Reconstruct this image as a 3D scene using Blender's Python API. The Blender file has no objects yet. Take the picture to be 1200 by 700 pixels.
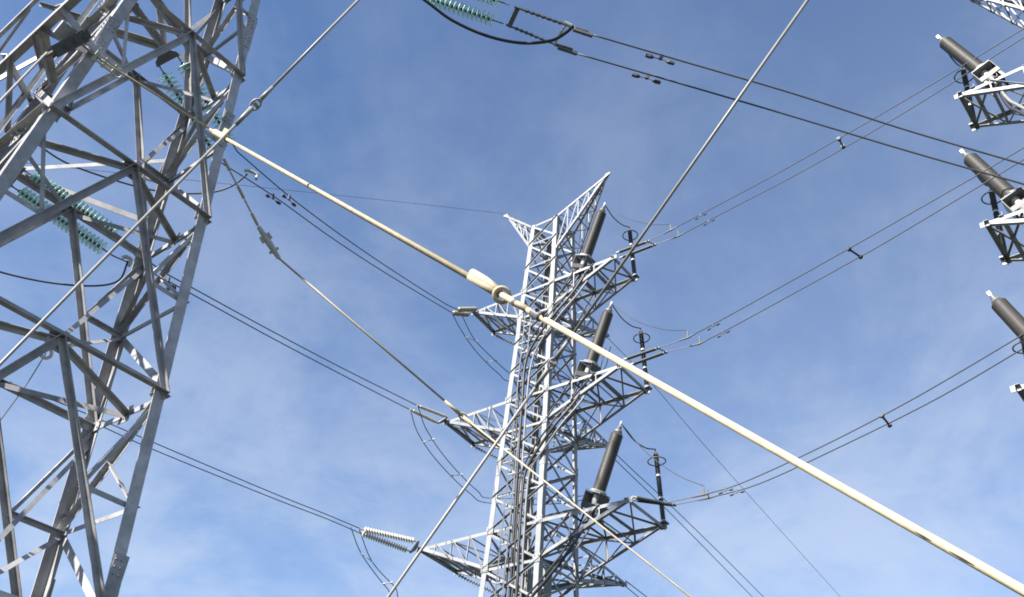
import bpy, bmesh, math, random
from mathutils import Vector as V, Matrix, Quaternion
random.seed(7)
SC = bpy.context.scene
COL = SC.collection

# ------------------------------------------------------------------ camera
EYE = V((0, 0, 1.6)); FPX = 1067.47; PITCH = 0.6545; ROLL = -0.0955
_F = V((0, math.cos(PITCH), math.sin(PITCH)))
_R0 = V((1, 0, 0)); _U0 = V((0, -math.sin(PITCH), math.cos(PITCH)))
_R = math.cos(ROLL) * _R0 - math.sin(ROLL) * _U0
_U = math.sin(ROLL) * _R0 + math.cos(ROLL) * _U0
cam = bpy.data.cameras.new('camera'); camo = bpy.data.objects.new('camera', cam); COL.objects.link(camo)
camo.matrix_world = Matrix(((_R.x, _U.x, -_F.x, EYE.x), (_R.y, _U.y, -_F.y, EYE.y), (_R.z, _U.z, -_F.z, EYE.z), (0, 0, 0, 1)))
cam.sensor_fit = 'HORIZONTAL'; cam.sensor_width = 36; cam.lens = 36 * FPX / 1200
cam.clip_start = 0.1; cam.clip_end = 5000
SC.camera = camo
SC.cycles.filter_width = 1.8

# ------------------------------------------------------------------ sky, sun, exposure
SUN_EL = math.radians(41); SUN_DIR = V((-0.74, -0.67, 0)).normalized()
SUN_DIR = V((SUN_DIR.x * math.cos(SUN_EL), SUN_DIR.y * math.cos(SUN_EL), math.sin(SUN_EL)))
W = bpy.data.worlds.new('World'); SC.world = W; W.use_nodes = True
nt = W.node_tree; N = nt.nodes; L = nt.links
for n in list(N): N.remove(n)
def nd(t, tree=N, **k):
    n = tree.new(t)
    for a, b in k.items(): setattr(n, a, b)
    return n
out = nd('ShaderNodeOutputWorld'); bg = nd('ShaderNodeBackground'); bg.inputs[1].default_value = 0.070
sky = nd('ShaderNodeTexSky', sky_type='NISHITA'); sky.sun_disc = False
sky.sun_elevation = SUN_EL; sky.sun_rotation = math.atan2(SUN_DIR.x, SUN_DIR.y)
sky.air_density = 1.0; sky.dust_density = 0.0; sky.ozone_density = 7.0; sky.altitude = 100
tc = nd('ShaderNodeTexCoord'); sep = nd('ShaderNodeSeparateXYZ')
L.new(tc.outputs['Generated'], sep.inputs[0])
mz0 = nd('ShaderNodeMath', operation='MAXIMUM'); mz0.inputs[1].default_value = 0.0; L.new(sep.outputs['Z'], mz0.inputs[0])
mz = nd('ShaderNodeMath', operation='ADD'); mz.inputs[1].default_value = 0.30; L.new(mz0.outputs[0], mz.inputs[0])
dx = nd('ShaderNodeMath', operation='DIVIDE'); dy = nd('ShaderNodeMath', operation='DIVIDE')
L.new(sep.outputs['X'], dx.inputs[0]); L.new(mz.outputs[0], dx.inputs[1])
L.new(sep.outputs['Y'], dy.inputs[0]); L.new(mz.outputs[0], dy.inputs[1])
cmb = nd('ShaderNodeCombineXYZ'); L.new(dx.outputs[0], cmb.inputs[0]); L.new(dy.outputs[0], cmb.inputs[1])
def noise(scale, detail, rough, rot, sc, off=(0, 0, 0), dist=0.0):
    mp = nd('ShaderNodeMapping'); mp.inputs['Rotation'].default_value = (0, 0, math.radians(rot))
    mp.inputs['Scale'].default_value = sc; mp.inputs['Location'].default_value = off
    L.new(cmb.outputs[0], mp.inputs[0])
    t = nd('ShaderNodeTexNoise'); t.inputs['Scale'].default_value = scale; t.inputs['Detail'].default_value = detail
    t.inputs['Roughness'].default_value = rough; t.inputs['Distortion'].default_value = dist
    L.new(mp.outputs[0], t.inputs['Vector']); return t
n1 = noise(2.3, 9, 0.62, 25, (1.0, 0.85, 1), (3.1, 1.7, 0), 0.5)
n2 = noise(9.0, 7, 0.62, 20, (0.9, 1.0, 1), (0.4, 5.2, 0), 0.3)
mix = nd('ShaderNodeMath', operation='MULTIPLY_ADD'); mix.inputs[1].default_value = 0.42
L.new(n2.outputs[0], mix.inputs[0]); L.new(n1.outputs[0], mix.inputs[2])
rmp = nd('ShaderNodeMapRange', interpolation_type='SMOOTHSTEP')
rmp.inputs['From Min'].default_value = 0.53; rmp.inputs['From Max'].default_value = 0.93
rmp.inputs['To Min'].default_value = 0.0; rmp.inputs['To Max'].default_value = 1.0
L.new(mix.outputs[0], rmp.inputs['Value'])
# real thin cloud looks denser towards the horizon (longer path through the layer)
el = nd('ShaderNodeMapRange'); el.inputs['From Min'].default_value = 0.84; el.inputs['From Max'].default_value = 0.28
el.inputs['To Min'].default_value = 0.09; el.inputs['To Max'].default_value = 0.38
L.new(sep.outputs['Z'], el.inputs['Value'])
mul = nd('ShaderNodeMath', operation='MULTIPLY'); L.new(rmp.outputs[0], mul.inputs[0]); L.new(el.outputs[0], mul.inputs[1])
veil = nd('ShaderNodeMapRange'); veil.inputs['From Min'].default_value = 0.80; veil.inputs['From Max'].default_value = 0.30
veil.inputs['To Min'].default_value = 0.0; veil.inputs['To Max'].default_value = 0.17
L.new(sep.outputs['Z'], veil.inputs['Value'])
# the high veil is thicker over the right half of this sky
east = nd('ShaderNodeMapRange'); east.inputs['From Min'].default_value = -0.25; east.inputs['From Max'].default_value = 0.35
east.inputs['To Min'].default_value = 0.0; east.inputs['To Max'].default_value = 0.085
L.new(sep.outputs['X'], east.inputs['Value'])
ad0 = nd('ShaderNodeMath', operation='ADD'); L.new(veil.outputs[0], ad0.inputs[0]); L.new(east.outputs[0], ad0.inputs[1])
add = nd('ShaderNodeMath', operation='ADD', use_clamp=True); L.new(mul.outputs[0], add.inputs[0]); L.new(ad0.outputs[0], add.inputs[1])
mc = nd('ShaderNodeMixRGB'); L.new(add.outputs[0], mc.inputs[0]); L.new(sky.outputs[0], mc.inputs[1])
mc.inputs[2].default_value = (3.95, 4.38, 5.1, 1)
L.new(mc.outputs[0], bg.inputs[0]); L.new(bg.outputs[0], out.inputs[0])
sl = bpy.data.lights.new('sun', 'SUN'); sl.energy = 5.0; sl.angle = math.radians(0.53); sl.color = (1.0, 0.955, 0.88)
so = bpy.data.objects.new('sun', sl); COL.objects.link(so); so.location = (-20, -10, 60)
so.rotation_euler = (-SUN_DIR).to_track_quat('-Z', 'Y').to_euler()
vs = SC.view_settings; vs.view_transform = 'Standard'; vs.look = 'None'; vs.gamma = 1; vs.exposure = 1.5; vs.use_curve_mapping = False

# ------------------------------------------------------------------ materials
def material(name, base, rough=0.5, metal=0.0, var=0.0, var_scale=3.0, tint=None, tint_amt=0.0, bump=0.0, bump_scale=60, trans=0.0, ior=1.5, spec=None):
    m = bpy.data.materials.new(name); m.use_nodes = True; t = m.node_tree; n = t.nodes; l = t.links
    b = n['Principled BSDF']; b.inputs['Base Color'].default_value = (*base, 1); b.inputs['Roughness'].default_value = rough
    b.inputs['Metallic'].default_value = metal; b.inputs['IOR'].default_value = ior
    if trans: b.inputs['Transmission Weight'].default_value = trans
    if spec is not None: b.inputs['Specular IOR Level'].default_value = spec
    co = n.new('ShaderNodeTexCoord')
    if var or tint:
        a = n.new('ShaderNodeTexNoise'); a.inputs['Scale'].default_value = var_scale; a.inputs['Detail'].default_value = 6; a.inputs['Roughness'].default_value = 0.65
        l.new(co.outputs['Object'], a.inputs['Vector'])
        r = n.new('ShaderNodeMapRange'); r.inputs['From Min'].default_value = 0.3; r.inputs['From Max'].default_value = 0.7
        r.inputs['To Min'].default_value = 1 - var; r.inputs['To Max'].default_value = 1 + var
        l.new(a.outputs[0], r.inputs['Value'])
        x = n.new('ShaderNodeMixRGB'); x.blend_type = 'MULTIPLY'; x.inputs[0].default_value = 1; x.inputs[1].default_value = (*base, 1)
        l.new(r.outputs[0], x.inputs[2]); last = x
        if tint:
            c = n.new('ShaderNodeTexNoise'); c.inputs['Scale'].default_value = var_scale * 0.6; c.inputs['Detail'].default_value = 8; c.inputs['Roughness'].default_value = 0.7
            mp = n.new('ShaderNodeMapping'); mp.inputs['Location'].default_value = (7, 3, 1); l.new(co.outputs['Object'], mp.inputs[0]); l.new(mp.outputs[0], c.inputs['Vector'])
            q = n.new('ShaderNodeMapRange'); q.inputs['From Min'].default_value = 0.50; q.inputs['From Max'].default_value = 0.72; q.inputs['To Max'].default_value = tint_amt
            l.new(c.outputs[0], q.inputs['Value'])
            y = n.new('ShaderNodeMixRGB'); l.new(q.outputs[0], y.inputs[0]); l.new(last.outputs[0], y.inputs[1]); y.inputs[2].default_value = (*tint, 1); last = y
        oi = n.new('ShaderNodeObjectInfo'); rr = n.new('ShaderNodeMapRange'); rr.inputs['To Min'].default_value = 1 - var * .7; rr.inputs['To Max'].default_value = 1 + var * .7
        l.new(oi.outputs['Random'], rr.inputs['Value'])
        z = n.new('ShaderNodeMixRGB'); z.blend_type = 'MULTIPLY'; z.inputs[0].default_value = 1
        l.new(last.outputs[0], z.inputs[1]); l.new(rr.outputs[0], z.inputs[2]); l.new(z.outputs[0], b.inputs['Base Color'])
    if bump:
        a = n.new('ShaderNodeTexNoise'); a.inputs['Scale'].default_value = bump_scale; a.inputs['Detail'].default_value = 3
        l.new(co.outputs['Object'], a.inputs['Vector'])
        u = n.new('ShaderNodeBump'); u.inputs['Strength'].default_value = bump; u.inputs['Distance'].default_value = 0.01
        l.new(a.outputs[0], u.inputs['Height']); l.new(u.outputs[0], b.inputs['Normal'])
    return m
M = dict(
    bright=material('galvanised_steel', (0.225, 0.229, 0.236), 0.55, 0.0, 0.18, 2.5, (0.175, 0.172, 0.17), 0.45),
    old=material('weathered_steel', (0.30, 0.296, 0.302), 0.5, 0.0, 0.30, 2.6, (0.175, 0.15, 0.135), 0.6, 0.15, 40),
    cast=material('cast_fitting', (0.09, 0.09, 0.095), 0.5, 0.2, 0.2, 12),
    alu=material('aluminium_fitting', (0.42, 0.415, 0.40), 0.42, 0.2, 0.15, 12),
    wire=material('weathered_conductor', (0.03, 0.034, 0.04), 0.6, 0.0, 0.15, 6),
    black=material('black_cable_sheath', (0.022, 0.022, 0.026), 0.5, 0, 0.2, 5),
    grey=material('grey_cable_sheath', (0.19, 0.187, 0.183), 0.5, 0, 0.12, 5),
    brown=material('brown_porcelain', (0.042, 0.037, 0.033), 0.5, 0, 0.12, 6),
    polymer=material('dark_polymer', (0.04, 0.046, 0.058), 0.55, 0, 0.1, 8),
    white=material('pale_porcelain', (0.55, 0.50, 0.40), 0.35, 0, 0.08, 8),
    tan=material('tan_polymer', (0.24, 0.21, 0.15), 0.45, 0, 0.1, 8),
    glass=material('teal_glass', (0.66, 0.96, 0.88), 0.10, 0, 0.03, 6, trans=0.30, ior=1.5),
    rope=material('beige_polymer_sleeve', (0.37, 0.31, 0.20), 0.62, 0, 0.2, 5, (0.25, 0.20, 0.13), 0.4, 0.2, 30),
    ropegrey=material('grey_stay_wire', (0.22, 0.208, 0.19), 0.5, 0.0, 0.15, 4, (0.15, 0.135, 0.115), 0.5),
    cap=material('dull_cap', (0.12, 0.117, 0.11), 0.5, 0.0, 0.15, 9),
    box=material('dark_box_steel', (0.03, 0.03, 0.036), 0.5, 0.0, 0.1, 6),
    enclosure=material('green_grey_paint', (0.20, 0.24, 0.22), 0.5, 0, 0.1, 4),
    concrete=material('concrete', (0.36, 0.35, 0.33), 0.85, 0, 0.15, 3, bump=0.3),
    ground=material('dry_grass_ground', (0.024, 0.029, 0.020), 0.95, 0, 0.35, 0.6, (0.032, 0.031, 0.026), 0.7, 0.6, 4),
)

# ------------------------------------------------------------------ helpers
def ray(px, py): return (_F + (px - 600) / FPX * _R - (py - 350) / FPX * _U).normalized()
def at(px, py, rng): return EYE + ray(px, py) * rng
def ath(px, py, h):
    d = ray(px, py); return EYE + d * ((h - EYE.z) / d.z)
def wpos(o):
    p = V(o.location)
    while o.parent: o = o.parent; p += V(o.location)
    return p
def obj(name, bm, mat, parent=None, origin=None, smooth=False, local=False):
    me = bpy.data.meshes.new(name)
    base = V((0, 0, 0)) if local else (origin if origin is not None else (wpos(parent) if parent else V((0, 0, 0))))
    if not local: bmesh.ops.translate(bm, verts=bm.verts, vec=-base)
    bmesh.ops.recalc_face_normals(bm, faces=bm.faces)
    bm.to_mesh(me); bm.free(); me.materials.append(M[mat])
    if smooth: me.polygons.foreach_set('use_smooth', [True] * len(me.polygons))
    o = bpy.data.objects.new(name, me); COL.objects.link(o)
    if parent: o.parent = parent
    o.location = V((0, 0, 0)) if local else base - (wpos(parent) if parent else V((0, 0, 0)))
    return o
def empty(name, loc, label=None, cat=None, group=None, rot=None):
    o = bpy.data.objects.new(name, None); COL.objects.link(o); o.location = loc; o.empty_display_size = 0.3
    if rot is not None: o.rotation_mode = 'QUATERNION'; o.rotation_quaternion = rot
    return tag(o, label, cat, group)
def tag(o, label=None, cat=None, group=None, kind=None):
    if label: o['label'] = label
    if cat: o['category'] = cat
    if group: o['group'] = group
    if kind: o['kind'] = kind
    return o
def dup(o, parent=None):
    c = o.copy(); COL.objects.link(c)
    if parent: c.parent = parent
    for ch in list(o.children): dup(ch, c)
    return c
def angle(bm, p, q, w, t, e1, e2, w2=None):
    """one steel angle section from p to q, heel on the line, flanges towards e1 and e2"""
    p = V(p); q = V(q); ax = (q - p).normalized(); w2 = w2 or w
    e1 = V(e1); e1 = (e1 - ax * e1.dot(ax)).normalized()
    e2 = V(e2); e2 = e2 - ax * e2.dot(ax) - e1 * e2.dot(e1); e2.normalize()
    pr = [(0, 0), (w, 0), (w, t), (t, t), (t, w2), (0, w2)]
    a = [bm.verts.new(p + e1 * x + e2 * y) for x, y in pr]; b = [bm.verts.new(q + e1 * x + e2 * y) for x, y in pr]
    for i in range(6): bm.faces.new((a[i], a[(i + 1) % 6], b[(i + 1) % 6], b[i]))
    for r in (a, b):
        bm.faces.new((r[0], r[1], r[2], r[3])); bm.faces.new((r[0], r[3], r[4], r[5]))
def plate(bm, c, e1, e2, w, h, t):
    c = V(c); e1 = V(e1).normalized(); e2 = V(e2); e2 = (e2 - e1 * e2.dot(e1)).normalized(); n = e1.cross(e2)
    vs_ = [bm.verts.new(c + e1 * w * i + e2 * h * j + n * t * k) for k in (-.5, .5) for i, j in ((-.5, -.5), (.5, -.5), (.5, .5), (-.5, .5))]
    for f in ((0, 1, 2, 3), (4, 5, 6, 7), (0, 1, 5, 4), (1, 2, 6, 5), (2, 3, 7, 6), (3, 0, 4, 7)): bm.faces.new([vs_[i] for i in f])
def bolt(bm, c, n, r=0.02, h=0.02):
    tube(bm, [V(c), V(c) + V(n).normalized() * h], r, 6)
def spline(pts, k=8):
    pts = [V(p) for p in pts]
    if len(pts) < 3: return pts
    P = [2 * pts[0] - pts[1]] + pts + [2 * pts[-1] - pts[-2]]; r = []
    for i in range(1, len(P) - 2):
        for j in range(k):
            s = j / k; a, b, c, d = P[i - 1], P[i], P[i + 1], P[i + 2]
            r.append(0.5 * ((2 * b) + (c - a) * s + (2 * a - 5 * b + 4 * c - d) * s * s + (3 * b - a - 3 * c + d) * s ** 3))
    return r + [pts[-1]]
def tube(bm, pts, r, seg=8, cap=True):
    pts = [V(p) for p in pts]; n = len(pts); rs = r if isinstance(r, (list, tuple)) else [r] * n
    rings = []; up = None
    for i in range(n):
        d = (pts[min(i + 1, n - 1)] - pts[max(i - 1, 0)]).normalized()
        if up is None: up = d.orthogonal().normalized()
        up = (up - d * up.dot(d)).normalized(); s = d.cross(up)
        rings.append([bm.verts.new(pts[i] + (up * math.cos(2 * math.pi * k / seg) + s * math.sin(2 * math.pi * k / seg)) * rs[i]) for k in range(seg)])
    for a, b in zip(rings, rings[1:]):
        for k in range(seg): bm.faces.new((a[k], a[(k + 1) % seg], b[(k + 1) % seg], b[k]))
    if cap: bm.faces.new(rings[0]); bm.faces.new(rings[-1])
def ring_mesh(bm, c, n, R, r, seg=28, ts=8, squash=1.0, e=None):
    c = V(c); n = V(n).normalized(); u = (V(e) - n * V(e).dot(n)).normalized() if e is not None else n.orthogonal().normalized(); w = n.cross(u)
    rings = []
    for i in range(seg):
        a = 2 * math.pi * i / seg; d = u * math.cos(a) + w * math.sin(a) * squash
        dn = d.normalized()
        rings.append([bm.verts.new(c + d * R + (dn * math.cos(2 * math.pi * k / ts) + n * math.sin(2 * math.pi * k / ts)) * r) for k in range(ts)])
    for i in range(seg):
        a, b = rings[i], rings[(i + 1) % seg]
        for k in range(ts): bm.faces.new((a[k], a[(k + 1) % ts], b[(k + 1) % ts], b[k]))
def lathe(bm, prof, p, ax, seg=20):
    ax = V(ax).normalized(); u = ax.orthogonal().normalized(); w = ax.cross(u); p = V(p); rings = []
    for r, z in prof:
        rings.append([bm.verts.new(p + ax * z + (u * math.cos(2 * math.pi * k / seg) + w * math.sin(2 * math.pi * k / seg)) * max(r, 1e-4)) for k in range(seg)])
    for a, b in zip(rings, rings[1:]):
        for k in range(seg): bm.faces.new((a[k], a[(k + 1) % seg], b[(k + 1) % seg], b[k]))
    bm.faces.new(rings[0]); bm.faces.new(rings[-1])
B = bmesh.new
def lerp(a, b, s): return V(a) + (V(b) - V(a)) * s

# ------------------------------------------------------------------ ground
g = B(); S = 3000; k = 24; vv = {}
for i in range(k + 1):
    for j in range(k + 1):
        x = (i / k * 2 - 1); y = (j / k * 2 - 1); x = math.copysign(abs(x) ** 2.2, x) * S; y = math.copysign(abs(y) ** 2.2, y) * S
        vv[i, j] = g.verts.new((x, y, 0))
for i in range(k):
    for j in range(k): g.faces.new((vv[i, j], vv[i + 1, j], vv[i + 1, j + 1], vv[i, j + 1]))
tag(obj('ground', g, 'ground'), kind='structure')

# ------------------------------------------------------------------ terminal tower (used for two towers)
H = [23.70, 18.66, 13.66]; RR = [3.457, 3.822, 4.237]; LL = [3.24, 3.82, 4.10]; DROP = 1.286
REAR = [3.48, 3.70, 4.86]
TOP = 27.25
def hw(z): return 0.915 - 0.0306 * (z - 18.656)
class Frame:
    def __init__(s, T, a, b): s.T = V((T[0], T[1], 0)); s.a = V((a[0], a[1], 0)); s.b = V((b[0], b[1], 0))
    def __call__(s, u, v, z): return s.T + s.a * u + s.b * v + V((0, 0, z))
    def onv(s, px, py, v):
        d = ray(px, py); return EYE + d * ((v - (EYE - s.T).dot(s.b)) / d.dot(s.b))
_y = -0.6906936
FC = Frame((1.43928, 28.41864), (math.cos(_y), math.sin(_y)), (-math.sin(_y), math.cos(_y)))
_y2 = 2.39600756
FR = Frame((15.57601, 15.13003), (math.cos(_y2), math.sin(_y2)), (math.sin(_y2), -math.cos(_y2)))

def terminal_tower(fr, label, left_arms=True):
    root = empty('lattice_tower', fr.T, label, 'transmission tower')
    st = 'bright'; up = V((0, 0, 1))
    cor = {'A': (-1, -1), 'B': (1, -1), 'C': (1, 1), 'D': (-1, 1)}
    def c(n, z): w = hw(z); return fr(cor[n][0] * w, cor[n][1] * w, z)
    for n, (i, j) in cor.items():
        bm = B(); angle(bm, c(n, -0.2), c(n, TOP), 0.19, 0.018, -i * fr.a, -j * fr.b)
        lg = obj('leg', bm, st, root)
        for z in (9.0, 16.0, 22.0):          # bolted splices
            bm = B()
            plate(bm, c(n, z) - i * fr.a * 0.095 + j * fr.b * 0.012, fr.a, up, 0.17, 0.7, 0.02)
            plate(bm, c(n, z) - j * fr.b * 0.095 + i * fr.a * 0.012, fr.b, up, 0.17, 0.7, 0.02)
            obj('splice_plate', bm, st, lg)
        bm = B(); p = c(n, 0); plate(bm, p + up * 0.15, fr.a, fr.b, 0.9, 0.9, 0.7); obj('footing', bm, 'concrete', root)
    zs = [0.3, 3.4, 6.2]
    z = H[2] - DROP - 1.24 * 3
    while z < TOP - 0.6:
        zs.append(z); z += 1.245
    zs = [0.3, 3.4, 6.0] + [H[2] - DROP - 1.25 * k for k in (3, 2, 1)] + [H[2] - DROP + 1.255 * k for k in range(12)]
    zs = [q for q in zs if q < TOP - 0.7] + [TOP]
    faces = [('A', 'B', -fr.b), ('B', 'C', fr.a), ('C', 'D', fr.b), ('D', 'A', -fr.a)]
    for n, m, nr in faces:
        for z0, z1 in zip(zs, zs[1:]):
            bm = B(); big = z1 - z0 > 2
            w = 0.09 if big else 0.075
            i0 = nr * -0.004
            angle(bm, c(n, z1) + i0, c(m, z0) + i0, w, 0.009, -up, -nr)
            angle(bm, c(n, z0) - nr * 0.02, c(m, z1) - nr * 0.02, w, 0.009, -up, nr, w * .9)
            obj('cross_brace', bm, st, root)
        for z in zs[3:-1]:
            if min(abs(z - q) for q in H + [h - DROP for h in H]) > .3:
                bm = B(); angle(bm, c(n, z) - nr * .035, c(m, z) - nr * .035, .05, .007, -up, -nr); obj('strut', bm, st, root)
        for z in [h for h in H] + [h - DROP for h in H] + [TOP - 0.02]:
            bm = B(); angle(bm, c(n, z) - nr * 0.03, c(m, z) - nr * 0.03, 0.09, 0.01, -up, -nr); obj('girt', bm, st, root)
    for z in [h for h in H] + [h - DROP for h in H]:
        bm = B(); angle(bm, c('A', z), c('C', z), 0.07, 0.008, fr.b, -up); angle(bm, c('B', z) - up * .03, c('D', z) - up * .03, 0.07, 0.008, fr.a, -up)
        obj('plan_brace', bm, st, root)
        for n in 'AB':
            bm = B(); plate(bm, c(n, z) - fr.b * 0.02 - cor[n][0] * fr.a * 0.1, fr.a, up, 0.27, 0.26, 0.012)
            for q in (-.07, .07):
                for w_ in (-.08, .08): bolt(bm, c(n, z) - fr.b * 0.028 - cor[n][0] * fr.a * (0.1 + q) + up * w_, -fr.b)
            obj('gusset_plate', bm, st, root)
    def arm(p_nu, p_fu, p_nl, p_fl, tn, tf, side, nb=3):
        """box crossarm: two upper and two lower chords running out to the end beam tn-tf"""
        mid = lerp(tn, tf, .5); out = (mid - lerp(p_nu, p_fu, .5)); out.z = 0; out.normalize()
        ar = empty('crossarm', mid); ar.parent = root; ar.location = mid - fr.T
        across = (V(p_fu) - V(p_nu)).normalized()
        for p, t, e in ((p_nu, tn, across), (p_fu, tf, -across)):
            bm = B(); angle(bm, p, t, 0.11, 0.012, e, -up); obj('chord', bm, st, ar)
        for p, t, e in ((p_nl, tn, across), (p_fl, tf, -across)):
            bm = B(); angle(bm, p, t - up * 0.05, 0.11, 0.012, e, up); obj('chord', bm, st, ar)
        if (tn - tf).length > .3:
            bm = B(); angle(bm, tn - across * .1, tf + across * .1, 0.12, 0.012, -out, -up)
            plate(bm, tn - up * .05, out, up, .22, .17, .02); plate(bm, tf - up * .05, out, up, .22, .17, .02)
            obj('end_beam', bm, st, ar)
        lac = B(); w = 0.052
        fs = [i / (nb + 1) for i in range(nb + 2)]
        nu = [lerp(p_nu, tn, f) for f in fs]; fu = [lerp(p_fu, tf, f) for f in fs]
        nl = [lerp(p_nl, tn, f) for f in fs]; fl = [lerp(p_fl, tf, f) for f in fs]
        for i in range(nb + 1):
            if 0 < i:
                angle(lac, nu[i], nl[i], w * .75, .007, out, across); angle(lac, fu[i], fl[i], w, .007, out, -across)
                angle(lac, nl[i], fl[i], w, .007, out, up); angle(lac, nu[i] - up * .02, fu[i] - up * .02, w, .007, out, -up)
            if i < nb:
                angle(lac, nu[i + 1] + across * .012, nl[i] + across * .012, w * .6, .007, up, -across, w * 1.25)
                angle(lac, fu[i + 1] - across * .012, fl[i] - across * .012, w * .6, .007, up, -across, w * 1.25)
            x, y = (nl[i], fl[i + 1]) if i % 2 else (fl[i], nl[i + 1])
            angle(lac, x + up * .015, y + up * .015, w, .007, out, up)
            x, y = (fu[i], nu[i + 1]) if i % 2 else (nu[i], fu[i + 1])
            angle(lac, x - up * .035, y - up * .035, w, .007, out, -up)
        obj('lacing', lac, st, ar)
        return ar
    for k in range(3):
        h = H[k]; w = hw(h); l = h - DROP
        ar = arm(c('B', h), c('C', h), c('B', l), c('C', l), fr(RR[k], -w, h), fr(RR[k], w, h), 1, 2)
        # bearers that carry the sealing end, and the bracket of the line strings
        u0 = RR[k] - (1.45 if fr is FC else 0.8)
        bm = B()
        for du in (-.32, .32): angle(bm, fr(u0 + du, -w - .05, h + .01), fr(u0 + du, w + .05, h + .01), .11, .01, fr.a, up)
        obj('bearer', bm, st, ar)
        if left_arms:
            fl_ = [1.05, 1.2, 1.55][k] if False else hw(h)
            arm(c('A', h), c('D', h), c('A', l), c('D', l), fr(-LL[k], -w * .92, h), fr(-LL[k] - .15, w * 1.15, h), -1, 3)
        t = fr(0.62, REAR[k], h)
        arm(c('C', h), c('D', h), c('C', l), c('D', l), t + fr.a * .06, t - fr.a * .06, 0, 3)
    # the two earth wire peaks
    for t, n0, n1, nb in ((fr(2.66, 0, 29.1), 'B', 'C', 4), (fr(-2.68, 0, 29.35), 'A', 'D', 3)):
        up_n, up_f = c(n0, TOP), c(n1, TOP); lo_n, lo_f = c(n0, TOP - 1.9 if n0 == 'B' else TOP - 1.2), c(n1, TOP - 1.9 if n0 == 'B' else TOP - 1.2)
        pk = empty('peak', t); pk.parent = root; pk.location = t - fr.T
        across = fr.b; lac = B()
        for p, e, f2 in ((up_n, across, -up), (up_f, -across, -up), (lo_n, across, up), (lo_f, -across, up)):
            bm = B(); angle(bm, p, t + e * -.03, .09, .01, e, f2); obj('chord', bm, st, pk)
        for i in range(1, nb + 1):
            f = i / (nb + 1)
            a1, a2, b1, b2 = (lerp(x, t, f) for x in (up_n, up_f, lo_n, lo_f)); pf = (i - 1) / (nb + 1)
            c1, c2, d1, d2 = (lerp(x, t, pf) for x in (up_n, up_f, lo_n, lo_f))
            for x, y in ((a1, a2), (b1, b2), (a1, b1), (a2, b2), (a1, d1), (a2, d2), (c1, a2), (d1, b2)):
                angle(lac, x, y, .04, .006, fr.a, up if abs((y - x).normalized().z) < .8 else fr.b)
        obj('lacing', lac, st, pk)
        bm = B(); plate(bm, t, fr.a, up, .22, .1, .05); obj('clamp', bm, st, pk)
    return root
tower_c = terminal_tower(FC, 'bright galvanised lattice tower in the middle, whole top in view with crossarms on both sides')
tower_r = terminal_tower(FR, 'lattice tower at the right edge, only the tips of its crossarms in view', True)

# ------------------------------------------------------------------ left tension tower
SL = 17 / 12
TLx, TLy = -8.92216, 14.47049; yl = 0.8514
AL = V((math.cos(yl), math.sin(yl), 0)); BL = V((-math.sin(yl), math.cos(yl), 0)); UP = V((0, 0, 1))
ZL = [27.95, 23.49, 19.04, 14.58, 10.29, 5.82, 2.0, -0.2]       # ring levels, top down
def lw(z): return 1.9015 - 0.07807 * (z - 14.583), 1.1786 - 0.01633 * (z - 14.583)
def lt(u, v, z):
    """u, v in units of the half widths"""
    d = (z - 14.583); a, b = lw(z)
    return V((TLx - .0148 * d, TLy - .0089 * d, z)) + AL * u * a + BL * v * b
CN = {1: (1, -1), 2: (1, 1), 3: (-1, -1), 4: (-1, 1)}
def leg_at(n, z): return lt(*CN[n], z)
lroot = empty('lattice_tower', (TLx, TLy, 0), 'grey weathered lattice tower close by at left, green glass strings behind its legs', 'transmission tower')
def lm(name, p, q, w, e1, e2, t=None, mat='old', parent=None):
    bm = B(); angle(bm, p, q, w, t or max(.009, w * .09), e1, e2); return obj(name, bm, mat, parent or lroot)
for n, (i, j) in CN.items():
    bm = B(); angle(bm, leg_at(n, -.2), leg_at(n, 31), .235, .022, -i * AL, -j * BL); lg = obj('leg', bm, 'old', lroot)
    for z in (6.6, 17.2, 20.6, 25.0):
        bm = B(); p = leg_at(n, z); ax = (leg_at(n, z + 1) - p).normalized()
        for (e, o) in ((AL * -i, BL * j), (BL * -j, AL * i)):
            plate(bm, p + e * .125 + o * .014, e, ax, .26, 1.1, .022)
            for q in range(8):
                for s_ in (.07, .18):
                    if q != 3 and q != 4: bolt(bm, p + e * s_ + o * .025 + ax * (-.45 + q * .128), o, .022, .025)
        obj('splice_plate', bm, 'old', lg)
    bm = B(); plate(bm, leg_at(n, .1), AL, BL, 1.1, 1.1, .8); obj('footing', bm, 'concrete', lroot)
FACES = {'near': (3, 1, -BL), 'right': (1, 2, AL), 'back': (2, 4, BL), 'left': (4, 3, -AL)}
def gusset(p, e1, nr, w, h, nb=3):
    bm = B(); plate(bm, p, e1, UP, w, h, .014)
    for q in range(nb):
        for s_ in (-1, 1):
            x = (q / max(nb - 1, 1) - .5) * w * .7
            bolt(bm, p + V(e1).normalized() * x + UP * s_ * h * .25 + nr * .006, nr, .02, .022); bolt(bm, p + V(e1).normalized() * x + UP * s_ * h * .25 - nr * .006, -nr, .02, .022)
    return obj('gusset_plate', bm, 'old', lroot)
mids = {}
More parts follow.
